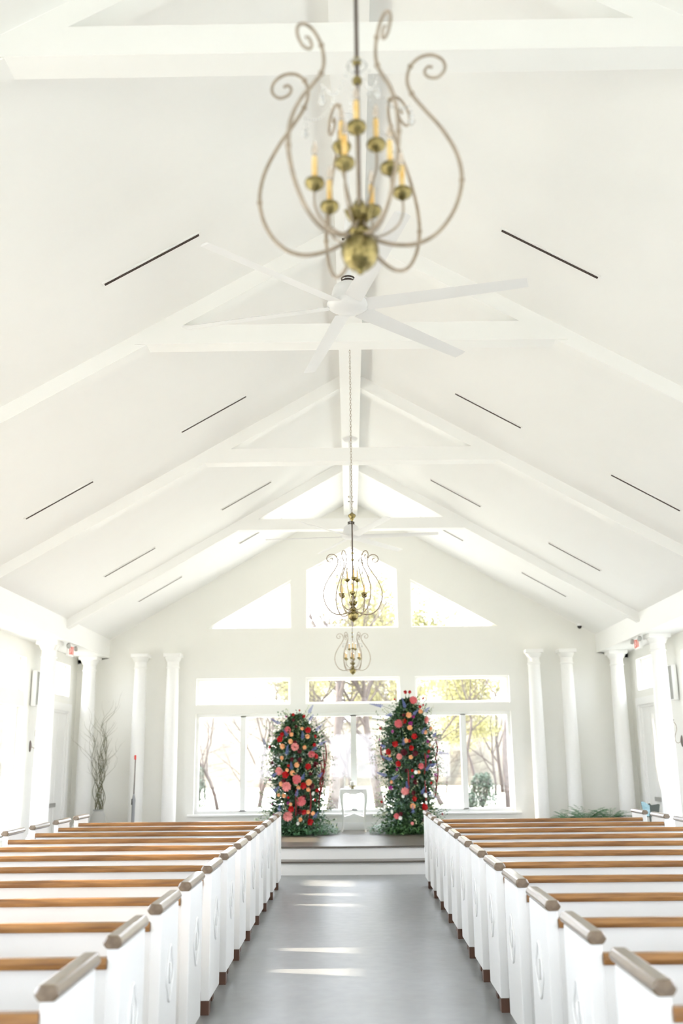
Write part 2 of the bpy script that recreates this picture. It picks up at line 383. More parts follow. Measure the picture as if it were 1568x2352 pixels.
for sgn in (-1, 1):
    s = 'left' if sgn < 0 else 'right'
    for y, l in ((15.72, 'at the platform edge, before the side door'), (18.22, 'in the corner beyond the side door')):
        o = cs2 if n == 0 else copy_tree(cs2, tree=ct3); n += 1
        o.location = (XC+sgn*4.85, y, ZP)
        tag(o, 'white round column under the %s eave beam %s' % (s, l), 'column', 'columns along the side walls')
# ---- pews
PITCH = .897; Y0 = 6.998
def make_pew(xi, xo, carve_side):
    """back edge at y=0 (towards the viewer); xi/xo = lateral extent of inner faces; origin at its centre"""
    L = xo-xi; q = empty('pew'); h = L/2; T = .058
    for sx in (-1, 1):
        x0, x1 = sorted((sx*h, sx*(h+T)))
        ep = MB().prism([(0,.085),(.50,.085),(.50,.62),(.485,.88),(0,.88)], x0, x1, YZ).build('end_panel', 'pew', q, bevel=.006)
        # moulded oval ornament on the outer side of the panel
        ring = MB(); cx_, cz_ = .25, .56; xs = sx*(h+T)
        pts = [(xs+sx*.004, cx_+.085*math.cos(a)*(1+.12*math.cos(4*a)), cz_+.12*math.sin(a)*(1+.12*math.cos(4*a))) for a in [2*PI*i/32 for i in range(33)]]
        ring.tube(pts, .007, 6, False); ring.tube([(xs+sx*.004, cx_, cz_-.05), (xs+sx*.007, cx_, cz_), (xs+sx*.004, cx_, cz_+.05)], .006, 6)
        ring.build('carved_ornament', 'pew', ep, smooth=True)
        xm = (x0+x1)/2
        cap = MB(); w = .043; pr = [(-w*.62,.88),(w*.62,.88),(w,.902),(w*.62,.932),(-w*.62,.932),(-w,.902)]
        cap.prism(pr, -.035, .52, lambda a, b, d: (xm+a, d, b)); cap.build('arm_cap', 'cap', q, bevel=.008)
        for y0, y1, ix in ((.0, .085, 0), (.39, .47, .03)):
            MB().box(x0+.002-sx*ix, x1-.002-sx*ix, y0, y1, 0, .086).build('foot', 'foot', q)
    bk = MB().prism([(.012,.14),(.032,.14),(.032,.80),(.012,.80)], -h, h, YZ); bk.build('back_panel', 'pew', q)
    rl = MB().prism([(-.012,.798),(.045,.798),(.052,.815),(.040,.842),(-.004,.842),(-.016,.822)], -h, h, YZ); rl.build('top_rail', 'wood', q, bevel=.004)
    MB().prism([(.033,.40),(.46,.43),(.475,.445),(.46,.46),(.033,.43)], -h, h, YZ).build('seat', 'wood', q, bevel=.003)
    MB().box(-h, h, .40, .42, .30, .43).build('seat_rail', 'pew', q)
    MB().box(-.02, .02, .04, .44, .0, .40).build('centre_support', 'pew', q)
    return q
left = make_pew(-3.56, -1.02, 1); right = make_pew(1.01, 3.745, -1)
lt, rt_ = subtree(left), subtree(right)
ordn = ['first row, right at the altar steps', 'second row from the altar', 'third row from the altar', 'fourth row from the altar', 'fifth row from the altar', 'sixth row from the altar',
        'sixth row from the camera', 'fifth row from the camera', 'fourth row from the camera', 'third row from the camera', 'second row from the camera', 'row closest to the camera']
for k in range(-4, 8):
    nm = ordn[7-k]
    for base, tr, cx_, s in ((left, lt, (-3.56-1.02)/2, 'left'), (right, rt_, (1.01+3.745)/2, 'right')):
        o = base if k == -4 else copy_tree(base, tree=tr)
        o.location = (cx_, Y0+.03+k*PITCH, 0)
        tag(o, 'white pew with brown rail %s of the aisle, %s' % (s, nm), 'pew', 'pews %s of the aisle' % s)
# ---- chandeliers
ARM = [(.045,.035),(.09,.012),(.15,.008),(.205,.04),(.248,.11),(.268,.20),(.258,.29),(.222,.38),(.178,.455),(.146,.515),(.135,.565),(.145,.612),(.172,.640),(.205,.642),(.232,.618),(.236,.585),(.217,.561),(.192,.566),(.182,.586),(.192,.603),(.204,.598)]
ARM = [(r if r < .06 else r*1.15, z) for r, z in ARM]
def smooth_path(p, sub=4):
    P = [Vector(x) for x in p]; out = []
    for i in range(len(P)-1):
        a, b, c, d = P[max(i-1,0)], P[i], P[i+1], P[min(i+2,len(P)-1)]
        for k in range(sub):
            t = k/sub; out.append(.5*((2*b)+(c-a)*t+(2*a-5*b+4*c-d)*t*t+(3*b-a-3*c+d)*t**3))
    out.append(P[-1]); return out
def make_chandelier(rot, ztop):
    """origin at the centre of the brass ball"""
    q = empty('chandelier')
    MB().lathe([(.001,-.076),(.010,-.069),(.008,-.062),(.027,-.055),(.047,-.036),(.057,-.005),(.056,.014),(.048,.034),(.033,.048),(.022,.053)], seg=28).build('ball', 'brass', q, smooth=True)
    hub = MB().lathe([(.022,.048),(.034,.062),(.030,.07),(.018,.078),(.016,.11),(.030,.122),(.036,.132),(.024,.136),(.014,.140),(.012,.17)], seg=20)
    for i in range(10):
        a = 2*PI*i/10; c, s = math.cos(a), math.sin(a)
        hub.tube([(.02*c,.02*s,.10),(.033*c,.033*s,.122),(.040*c,.040*s,.138),(.046*c,.046*s,.136)], [.005,.008,.006,.002], 6)
    hub.build('leaf_hub', 'brass', q, smooth=True)
    MB().tube([(0,0,.15),(0,0,1.03)], .0075, 10).build('rod', 'rod', q, smooth=True)
    kn = MB()
    for z in (.585, .655): kn.lathe([(.008,z-.014),(.014,z-.008),(.016,z),(.014,z+.008),(.008,z+.014)], seg=14)
    kn.build('rod_knob', 'brass', q, smooth=True)
    MB().lathe([(.008,1.00),(.012,1.01),(.02,1.03),(.040,1.055),(.042,1.07),(.030,1.08),(.012,1.09),(.008,1.10)], seg=20).build('coupler', 'brass', q, smooth=True)
    for i in range(6):
        a = math.radians(rot+60*i); c, s = math.cos(a), math.sin(a)
        pts = smooth_path([(r*c, r*s, z) for r, z in ARM], 4); n = len(pts)
        rad = [.0066 - .0024*(j/n) for j in range(n)]
        am = MB().tube(pts, rad, 8)
        for j in (20, 36, 44):
            p = pts[j]; am.lathe([(.002,-.009),(.0085,-.004),(.0085,.004),(.002,.009)], tuple(p), 10)
        am.build('scroll_arm', 'gilt', q, smooth=True)
    def light(a, r, z, low):
        c, s = math.cos(a), math.sin(a)
        P = [(.012*c,.012*s,.10),(.05*c,.05*s,.055+(z-.21)*.2),(r*.82*c,r*.82*s,z-.12),(r*c,r*s,z-.07),(r*c,r*s,z-.01)] if low else [(.01*c,.01*s,.13),(.03*c,.03*s,.17),(.05*c,.05*s,.25),(r*1.0*c,r*1.0*s,z-.07),(r*c,r*s,z-.01)]
        ar = MB().tube(smooth_path(P, 5), .0036, 6).build('candle_arm', 'gilt', q, smooth=True)
        ar2 = MB().lathe([(.004,z-.026),(.012,z-.019),(.026,z-.009),(.031,z+.002),(.028,z+.011),(.014,z+.013)], (r*c, r*s, 0), 18).build('candle_cup', 'brass', ar, smooth=True)
        MB().lathe([(.0085,z+.008),(.0085,z+.085),(.0075,z+.092),(.004,z+.094)], (r*c, r*s, 0), 12).build('candle_sleeve', 'candle', ar, smooth=40)
        MB().lathe([(.004,z+.092),(.0085,z+.105),(.0095,z+.115),(.006,z+.132),(.001,z+.148)], (r*c, r*s, 0), 12).build('flame_bulb', 'bulb', ar, smooth=True)
    for i in range(6): light(math.radians(rot+22+60*i), .135, .21, True)
    for i in range(3): light(math.radians(rot-95+120*i+10), .062, .375, False)
    # crystal strands from the rod collar down to the scroll arms
    ring = MB(); ring.tube([(.03*math.cos(t), .03*math.sin(t), .64+0*t) for t in [2*PI*k/20 for k in range(21)]], .0025, 6, False)
    ring.build('crystal_ring', 'beadglass', q, smooth=True)
    for i in range(6):
        a = math.radians(rot+60*i); c, s = math.cos(a), math.sin(a); b = MB()
        P0 = Vector((.03*c,.03*s,.64)); P1 = Vector((.165*c,.165*s,.475))
        for k in range(17):
            t = k/16; p = P0.lerp(P1, t) - Vector((0,0,.07*math.sin(PI*t)))
            b.lathe([(.001,-.0045),(.0042,0),(.001,.0045)], tuple(p), 6)
        for k in range(3):
            p = P1 - Vector((0,0,.02+.018*k)); rr = .0055+.003*k; b.lathe([(.001,-rr*1.3),(rr,0),(.001,rr)], tuple(p), 7)
        b.build('crystal_strand', 'beadglass', q)
    ch = MB(); z = 1.095; flip = 0
    while z < ztop:
        pts = []
        for k in range(9):
            t = 2*PI*k/8; u = .009*math.cos(t); w = .019*math.sin(t)
            pts.append((u, 0, z+.017+w) if flip else (0, u, z+.017+w))
        ch.tube(pts, .0021, 5, False); z += .031; flip ^= 1
    ch.build('chain', 'gilt', q, smooth=True)
    MB().lathe([(.01,ztop-.045),(.035,ztop-.03),(.05,ztop-.006),(.05,ztop+.003)], seg=20).build('ceiling_canopy', 'gilt', q, smooth=True)
    return q
ch1 = make_chandelier(-10, 6.2-3.079)
cht = subtree(ch1)
ch1.location = (.037, 2.63, 3.079)
tag(ch1, 'large scrolled gilt chandelier with amber candles, hanging closest to the camera', 'chandelier', 'chandeliers along the ridge')
ch2 = copy_tree(ch1, (.030, 10.15, 3.065), math.radians(16), 'scrolled gilt chandelier on a long chain, in front of the peaked gable window', tree=cht)
ch3 = copy_tree(ch1, (.034, 17.1, 3.085), math.radians(10), 'smallest-looking far chandelier with white crystals, right above the altar windows', tree=cht)
# ---- ceiling fans
def make_fan(R=1.25):
    q = empty('ceiling_fan')
    MB().lathe([(.05,1.40),(.09,1.41),(.12,1.45),(.12,1.48)], seg=24).build('ceiling_canopy', 'fan', q, smooth=40)
    MB().tube([(0,0,.1),(0,0,1.42)], .022, 12).build('downrod', 'fan', q, smooth=40)
    MB().lathe([(.03,.13),(.07,.125),(.10,.10),(.115,.06),(.12,.02),(.14,.0),(.15,-.03),(.14,-.05),(.10,-.075),(.05,-.085),(.001,-.088)], seg=32).build('motor_housing', 'fan', q, smooth=40)
    b = MB()
    for z in (.145, .168): b.tube([(.045*math.cos(t), .045*math.sin(t), z) for t in [2*PI*k/16 for k in range(17)]], .006, 6, False)
    b.tube([(-.04,0,.48),(.04,0,.48)], .008, 6)
    b.build('dark_coupling_ring', 'slot', q, smooth=True)
    for i in range(6):
        a = math.radians(-15+60*i); c, s = math.cos(a), math.sin(a); d = Vector((c,s,0)); w = Vector((-s,c,0)); bl = MB(); vs = []
        N = 8
        for j in range(N+1):
            t = j/N; r = .13+(R-.13)*t; hw = .062-.012*t; tw = .018-.008*t
            for u, zz in ((-1,.0),(-.4,.009),(.4,.012),(1,.0),(.4,-.003),(-.4,-.005)):
                vs.append(d*r + w*hw*u + Vector((0,0,-.045+zz-tw*u)))
        fs = [(j*6+k, j*6+(k+1)%6, (j+1)*6+(k+1)%6, (j+1)*6+k) for j in range(N) for k in range(6)] + [tuple(range(6)), tuple(N*6+k for k in range(6))]
        bl.add(vs, fs); bl.build('blade', 'fan', q, smooth=40)
    return q
f1 = make_fan(); ft = subtree(f1); f1.location = (.01, 6.36, 4.76)
tag(f1, 'large white six-blade ceiling fan just beyond the nearest chandelier', 'ceiling fan', 'white ceiling fans on the ridge')
copy_tree(f1, (.03, 13.8, 4.76), math.radians(8), 'white six-blade ceiling fan high above the peaked gable window, far end', tree=ft)
# ---- wall sconces
def make_sconce():
    """wall at x=0, arm reaching +x"""
    q = empty('wall_sconce')
    MB().lathe([(.001,0),(.045,.002),(.048,.010),(.030,.022),(.012,.03)], seg=20).build('backplate', 'rod', q, smooth=True)
    o = children(q)[0]; me = o.data
    for v in me.vertices: x, y, z = v.co; v.co = (z, y*.75, x*1.9)
    P = [(.02,0,0),(.07,0,-.03),(.11,0,.01),(.105,0,.09),(.075,0,.17),(.08,0,.25),(.12,0,.30),(.165,0,.285),(.18,0,.24),(.16,0,.215)]
    MB().tube(smooth_path(P, 5), .0045, 7).build('scroll_arm', 'gilt', q, smooth=True)
    MB().lathe([(.004,.30),(.010,.31),(.028,.322),(.030,.33),(.012,.334)], (.13,0,0), 16).build('candle_cup', 'rod', q, smooth=True)
    MB().lathe([(.010,.33),(.010,.42),(.004,.424)], (.13,0,0), 12).build('candle_sleeve', 'candle', q, smooth=40)
    MB().lathe([(.004,.42),(.009,.435),(.006,.455),(.001,.475)], (.13,0,0), 10).build('flame_bulb', 'bulb', q, smooth=True)
    return q
sc = make_sconce(); sct = subtree(sc)
sc.location = (XC-WX, 15.98, 1.86); tag(sc, 'S-curved candle sconce on the left wall beside the platform column', 'wall lamp', 'candle sconces')
copy_tree(sc, (XC+WX, 15.86, 1.83), PI, 'S-curved candle sconce on the right wall beside the platform column', tree=sct)
# ---- wall speakers
def make_speaker():
    q = empty('wall_speaker')
    MB().box(.02, .10, -.11, .11, -.28, .28).build('cabinet', 'trim', q, bevel=.012)
    MB().box(.098, .106, -.09, .09, -.26, .26).build('grille', 'pot', q, bevel=.004)
    MB().box(0, .03, -.03, .03, -.08, .08).build('bracket', 'trim', q)
    return q
sp = make_speaker(); spt = subtree(sp)
sp.location = (XC-WX, 15.92, 2.76); tag(sp, 'slim white loudspeaker high on the left wall between window and column', 'loudspeaker', 'wall loudspeakers')
copy_tree(sp, (XC+WX, 15.88, 2.74), PI, 'slim white loudspeaker high on the right wall between window and column', tree=spt)
# ---- exit signs with emergency lamps
def make_exit():
    q = empty('exit_sign')
    MB().box(-.02, .02, -.16, .16, -.095, .095).build('housing', 'trim', q, bevel=.008)
    L = MB(); sgs = {'E': [((0,0),(0,1)),((0,0),(.6,0)),((0,.5),(.5,.5)),((0,1),(.6,1))], 'X': [((0,0),(.6,1)),((0,1),(.6,0))], 'I': [((.3,0),(.3,1))], 'T': [((.3,0),(.3,1)),((0,1),(.6,1))]}
    for i, ch in enumerate('EXIT'):
        for (a, b), (c, d) in sgs[ch]:
            y = -.115+i*.062
            L.tube([(.021, y+a*.072, -.06+b*.12), (.021, y+c*.072, -.06+d*.12)], .0085, 6)
    L.build('exit_letters', 'signred', q)
    for s in (-1, 1):
        lm = MB().lathe([(.02,0),(.042,.015),(.045,.045),(.04,.055)], seg=16).build('emergency_lamp', 'pot', q, smooth=40)
        lm.location = (0, s*.21, .05); lm.rotation_euler = (0, math.radians(80), 0)
        MB().tube([(0, s*.15, .07), (0, s*.19, .08), (0, s*.21, .06)], .010, 8).build('lamp_bracket', 'pot', q, smooth=True)
    MB().box(-.012, .012, -.03, .03, .09, .115).build('mount', 'trim', q)
    return q
ex = make_exit(); ext = subtree(ex)
ex.location = (XC-4.62, 15.98+.10, 3.375); tag(ex, 'white exit sign with red letters hanging under the left eave beam', 'exit sign', 'exit signs')
e2 = copy_tree(ex, (XC+4.62, 15.98+.0, 3.375), PI, 'white exit sign with red letters hanging under the right eave beam', tree=ext)
# ---- small security camera in the right corner
q = empty('security_camera', (4.289, YE-.12, zc(4.289-XC)), 'small black dome security camera on the ceiling corner right of the altar wall', 'camera')
MB().lathe([(.05,-.03),(.055,-.012),(.055,.03)], seg=20).build('mount', 'trim', q, smooth=40)
MB().lathe([(.001,-.085),(.022,-.078),(.038,-.058),(.043,-.03)], seg=20).build('dome', 'black', q, smooth=True)
# ---- altar table
q = empty('altar_table', (XC-.012, 18.14, ZP), 'small white table with curved legs standing on the platform between the flower columns', 'table')
MB().box(-.235, .235, -.17, .17, .70, .725).build('tabletop', 'trim', q, bevel=.008)
ap = MB()
arch = [(-.19,.70),(-.19,.62),(-.14,.655),(-.07,.645),(0,.635),(.07,.645),(.14,.655),(.19,.62),(.19,.70)]
for y in (-.15, .13): ap.prism(arch, y, y+.02, XZ)
for x in (-.205, .185): ap.box(x, x+.02, -.13, .13, .63, .70)
ap.build('apron', 'trim', q)
LEG = [(.205,.70,.036),(.212,.62,.038),(.208,.50,.030),(.195,.36,.022),(.185,.26,.019),(.188,.14,.016),(.198,.05,.015),(.212,.0,.018)]
for sx in (-1, 1):
    for sy in (-1, 1):
        MB().tube(smooth_path([(sx*a, sy*(a-.065), z) for a, z, r in LEG], 4), [LEG[min(i//4, 7)][2]*(1-(i%4)/4)+LEG[min(i//4+1, 7)][2]*((i%4)/4) for i in range(29)], 10).build('leg', 'trim', q, smooth=True)
sh = MB(); arch2 = [(-.185,.215),(-.185,.25),(-.09,.275),(0,.31),(.09,.275),(.185,.25),(.185,.215),(.09,.235),(0,.255),(-.09,.235)]
sh.prism(arch2, -.13, -.11, XZ); sh.prism(arch2, .11, .13, XZ); sh.box(-.17, .17, -.11, .11, .245, .257)
sh.build('lower_shelf', 'trim', q)
q = empty('candle_dish', (XC-.03, 18.10, ZP+.725), 'brass dish holding a short white candle on the altar table', 'candle')
MB().lathe([(.03,0),(.035,.008),(.02,.016),(.022,.03),(.07,.042),(.078,.055),(.072,.056),(.02,.046)], seg=24).build('dish', 'brass', q, smooth=40)
MB().lathe([(.038,.045),(.038,.125),(.030,.13)], seg=20).build('pillar_candle', 'wax', q, smooth=40)
q = empty('taper_candle', (XC-.17, 18.12, ZP+.725), 'thin white taper candle at the left edge of the altar table', 'candle')
MB().lathe([(.03,0),(.03,.006),(.012,.014),(.014,.035),(.011,.036)], seg=16).build('holder', 'wax', q, smooth=40)
MB().lathe([(.010,.03),(.009,.22),(.003,.228)], seg=12).build('taper', 'wax', q, smooth=40)

# ------------------------------------------------------------------ flower columns
FL_L = ['p -0.12 -0.37 1.73 0.064','p 0.0 -0.38 1.45 0.072','p 0.28 -0.32 1.33 0.064','p -0.27 -0.32 1.05 0.072','p 0.03 -0.38 0.91 0.084','p -0.14 -0.37 0.8 0.084','p 0.1 -0.37 0.56 0.088','p -0.12 -0.37 0.32 0.088','r -0.26 -0.33 1.58 0.056','r 0.22 -0.34 1.73 0.056','r -0.16 -0.36 0.99 0.064','r 0.22 -0.35 1.12 0.056','r 0.14 -0.37 0.81 0.06','r -0.06 -0.38 0.43 0.056','r 0.25 -0.33 0.22 0.06','r 0.15 -0.36 0.38 0.048','r -0.22 -0.34 1.66 0.04','r 0.34 -0.28 1.62 0.032','r 0.33 -0.29 1.48 0.032','r 0.35 -0.28 1.29 0.048','r -0.03 -0.38 1.99 0.028','r 0.15 -0.36 1.96 0.032','r 0.08 -0.38 2.06 0.018','r 0.37 -0.26 0.73 0.036','r 0.33 -0.29 0.57 0.028','r 0.48 -0.12 1.03 0.028','r -0.44 -0.19 1.45 0.032','r -0.11 -0.37 1.14 0.028','r -0.11 -0.37 0.62 0.024','b 0.09 -0.37 1.23 0.048','b 0.35 -0.28 1.15 0.056','b -0.05 -0.38 1.24 0.04','b -0.0 -0.38 1.52 0.04','b 0.28 -0.32 0.8 0.056','b 0.15 -0.36 0.62 0.04','b 0.08 -0.38 0.39 0.048','b 0.27 -0.32 1.01 0.036','b -0.19 -0.35 0.88 0.048','b -0.39 -0.24 1.19 0.032','b 0.08 -0.38 1.37 0.04','b 0.41 -0.23 0.68 0.028','b 0.39 -0.25 0.54 0.028','b -0.03 -0.38 1.9 0.028','b 0.02 -0.38 1.79 0.024','o -0.21 -0.35 1.46 0.052','o -0.07 -0.38 1.54 0.048','o 0.21 -0.35 1.62 0.044','o -0.22 -0.34 1.27 0.04','o 0.03 -0.38 1.15 0.048','o -0.04 -0.38 1.02 0.048','o 0.23 -0.34 0.86 0.06','o 0.16 -0.36 1.44 0.04','o -0.06 -0.38 1.66 0.04','o 0.06 -0.38 0.78 0.04','o 0.22 -0.34 0.74 0.04','o -0.18 -0.36 0.65 0.04','o -0.28 -0.32 0.66 0.032','o -0.23 -0.34 0.84 0.048','o -0.13 -0.37 1.07 0.036','o 0.3 -0.31 0.35 0.04','o 0.09 -0.37 0.26 0.04','o 0.22 -0.34 0.38 0.036','o -0.07 -0.38 0.51 0.032','o 0.12 -0.37 1.75 0.032','w 0.3 -0.31 0.68 0.036','w 0.05 -0.38 0.2 0.032','w -0.36 -0.27 0.78 0.024','m -0.15 -0.36 1.96 0.024','m -0.36 -0.27 1.9 0.018','m -0.43 -0.21 0.91 0.028','m -0.11 -0.37 0.53 0.032','m -0.39 -0.25 0.51 0.02','m -0.36 -0.27 0.34 0.02']
BL_L = [(-0.14,-0.37,1.31,-0.12,-0.37,1.47),(0.14,-0.37,1.57,0.13,-0.37,1.69),(-0.25,-0.33,1.83,-0.41,-0.22,1.92),(0.23,-0.34,2.0,0.3,-0.31,2.13),(-0.05,-0.38,1.07,-0.06,-0.38,1.16),(0.02,-0.38,0.63,0.05,-0.38,0.74),(0.12,-0.37,0.9,0.15,-0.36,0.98),(-0.26,-0.33,0.39,-0.26,-0.33,0.47),(-0.4,-0.24,0.96,-0.34,-0.29,1.0),(-0.52,-0.02,1.48,-0.56,-0.02,1.57),(0.4,-0.24,1.49,0.52,-0.02,1.53),(0.39,-0.25,0.94,0.45,-0.18,1.0),(-0.12,-0.37,1.63,-0.17,-0.36,1.7),(0.31,-0.3,0.28,0.35,-0.28,0.33),(0.24,-0.34,1.88,0.29,-0.31,1.95),(0.35,-0.28,1.71,0.45,-0.17,1.81),(-0.36,-0.27,0.71,-0.28,-0.32,0.79),(0.38,-0.25,1.44,0.33,-0.29,1.41)]
FL_R = ['p 0.09 -0.37 2.21 0.072','p 0.3 -0.31 1.88 0.068','p -0.17 -0.36 1.82 0.076','p -0.17 -0.36 1.27 0.056','p 0.19 -0.35 1.11 0.056','p -0.09 -0.37 0.7 0.072','p -0.24 -0.34 0.3 0.052','p 0.02 -0.38 0.18 0.032','r 0.09 -0.37 1.6 0.052','r -0.24 -0.34 1.48 0.056','r 0.03 -0.38 1.41 0.048','r -0.19 -0.35 1.15 0.052','r 0.06 -0.38 0.58 0.048','r 0.23 -0.34 0.44 0.064','r -0.35 -0.28 1.35 0.056','r -0.07 -0.38 1.86 0.044','r -0.47 -0.14 1.75 0.032','r -0.04 -0.38 2.35 0.036','r 0.03 -0.38 2.35 0.032','r 0.2 -0.35 2.1 0.032','r 0.26 -0.33 2.13 0.02','r 0.26 -0.33 2.24 0.022','r -0.23 -0.34 2.23 0.02','r -0.48 -0.11 0.52 0.024','r 0.55 -0.02 0.31 0.028','r 0.04 -0.38 1.04 0.028','r 0.0 -0.38 1.53 0.032','r 0.36 -0.27 0.83 0.024','r 0.41 -0.23 1.43 0.024','r 0.33 -0.29 1.35 0.032','b -0.09 -0.37 1.34 0.06','b 0.1 -0.37 1.32 0.052','b 0.09 -0.37 0.85 0.048','b -0.06 -0.38 1.04 0.032','b 0.05 -0.38 0.67 0.04','b -0.17 -0.36 0.33 0.04','b 0.21 -0.35 0.24 0.04','b -0.08 -0.38 1.96 0.032','b -0.43 -0.2 0.61 0.024','b 0.36 -0.27 1.17 0.032','m 0.03 -0.38 1.82 0.048','m -0.27 -0.32 1.69 0.032','m -0.49 -0.09 1.56 0.028','m 0.32 -0.3 1.52 0.036','m 0.08 -0.38 1.93 0.032','m 0.31 -0.3 1.27 0.032','m 0.44 -0.2 0.96 0.04','m -0.33 -0.29 0.76 0.044','m 0.48 -0.12 1.59 0.02','m 0.04 -0.38 0.94 0.028','m -0.21 -0.35 1.06 0.032','o 0.0 -0.38 1.96 0.056','o 0.02 -0.38 1.75 0.048','o -0.05 -0.38 1.53 0.044','o 0.02 -0.38 1.26 0.04','o 0.28 -0.32 1.67 0.04','o 0.03 -0.38 0.46 0.052','o 0.21 -0.35 2.02 0.044','o 0.38 -0.25 1.73 0.04','o -0.31 -0.3 0.85 0.032','o 0.15 -0.36 1.01 0.032','o 0.36 -0.27 1.46 0.032','o -0.33 -0.29 1.29 0.032','w 0.1 -0.37 1.01 0.036','w -0.13 -0.37 0.62 0.032','w 0.25 -0.33 0.63 0.044','w 0.26 -0.33 0.51 0.032','w -0.18 -0.36 0.27 0.036','w -0.31 -0.3 0.37 0.036','w -0.42 -0.21 0.45 0.032','w 0.39 -0.25 0.44 0.032']
BL_R = [(-0.05,-0.38,2.07,-0.1,-0.37,2.23),(-0.42,-0.21,2.12,-0.63,-0.02,2.17),(-0.1,-0.37,1.45,-0.1,-0.37,1.54),(-0.28,-0.32,1.97,-0.38,-0.25,1.96),(-0.29,-0.32,1.21,-0.47,-0.14,1.28),(-0.32,-0.3,0.89,-0.21,-0.35,0.96),(0.27,-0.32,1.03,0.32,-0.29,1.1),(0.29,-0.32,0.69,0.44,-0.19,0.58),(0.18,-0.36,0.65,0.23,-0.34,0.74),(0.03,-0.38,0.34,0.03,-0.38,0.42),(-0.05,-0.38,0.73,-0.06,-0.38,0.81),(0.48,-0.11,1.33,0.67,-0.02,1.31),(0.28,-0.32,2.01,0.36,-0.27,2.08),(-0.41,-0.23,1.42,-0.46,-0.16,1.46),(-0.39,-0.24,0.95,-0.53,-0.02,1.0),(0.07,-0.38,1.96,0.14,-0.37,2.02),(0.22,-0.34,1.64,0.27,-0.32,1.72),(0.35,-0.28,1.11,0.45,-0.18,1.14),(0.42,-0.22,1.6,0.47,-0.15,1.65)]

def bloom_mb(r, kind):
    """layered petals around a core, opening towards -y"""
    b = MB(); g = random.Random(kind)
    layers = {'p': 5, 'r': 4, 'b': 4, 'o': 4, 'w': 3, 'm': 2}[kind]; 
    b.lathe([(.001,-.30*r),(.25*r,-.25*r),(.35*r,0),(.25*r,.3*r)], seg=8)
    for L in range(layers):
        t = L/max(1, layers-1); n = 5+L*2 if kind != 'm' else 5
        for i in range(n):
            a = 2*PI*(i+.5*L)/n + g.uniform(-.15,.15)
            el = math.radians(78-66*t + g.uniform(-7,7)); rr = r*(.42+.58*t); wd = rr*1.25/ (n**.5)*1.25
            dr = Vector((math.cos(a)*math.cos(el), -math.sin(el), math.sin(a)*math.cos(el)))
            sd = Vector((-math.sin(a), 0, math.cos(a))); nn = dr.cross(sd).normalized()
            c0 = dr*rr*.2; vs = []
            for u in (0, .35, .7, 1.):
                for w in (-1, 0, 1):
                    ww = wd*[.35, .9, 1., .55][[0, .35, .7, 1.].index(u)]*.5
                    p = c0 + dr*rr*.8*u + sd*w*ww + nn*(abs(w)*-.10*rr + .16*rr*u*u*(1 if t > .5 else -1))
                    vs.append(p)
            fs = [(j*3+k, j*3+k+1, (j+1)*3+k+1, (j+1)*3+k) for j in range(3) for k in range(2)]
            b.add(vs, fs)
    return b
BMAT = {'p': 'pink', 'r': 'rose', 'b': 'burg', 'o': 'peach', 'w': 'white', 'm': 'mag'}
BNAME = {'p': 'peony', 'r': 'red_rose', 'b': 'burgundy_dahlia', 'o': 'peach_rose', 'w': 'white_rose', 'm': 'magenta_bloom'}
BMESH = {}
for k in BMAT:
    o = bloom_mb(1.0, k).build(BNAME[k], BMAT[k], smooth=True, fixn=False); BMESH[k] = o
me_lp = BMESH['p'].data.copy(); me_lp.materials[0] = M['lpink']
def spike_mesh():
    b = MB(); g = random.Random(3)
    b.tube([(0,0,0),(.004,0,.5),(0,0,1)], [.012,.009,.004], 5)
    for i in range(46):
        t = .15+.85*i/46; a = i*2.4; r = .10*(1-t*.75)
        c = Vector((math.cos(a)*r, math.sin(a)*r, t)); s = .05*(1-.6*t)
        for j in range(4):
            u = Vector((g.uniform(-1,1), g.uniform(-1,1), g.uniform(-1,1))).normalized()*s; w = u.orthogonal().normalized()*s*.7
            b.add([c-u, c+w, c+u, c-w], [(0,1,2,3)])
    return b.build('delphinium_spike', 'blue', fixn=False)
SPK = spike_mesh()
def leaf(b, p, d, n, L, w):
    """a small folded leaf"""
    d = d.normalized(); s = d.cross(n); s = s.normalized() if s.length > 1e-6 else d.orthogonal().normalized(); n2 = s.cross(d)
    b.add([p, p+d*L*.45+s*w-n2*w*.3, p+d*L-n2*L*.12, p+d*L*.45-s*w-n2*w*.3, p+d*L*.5], [(0,1,4),(1,2,4),(2,3,4),(3,0,4)])
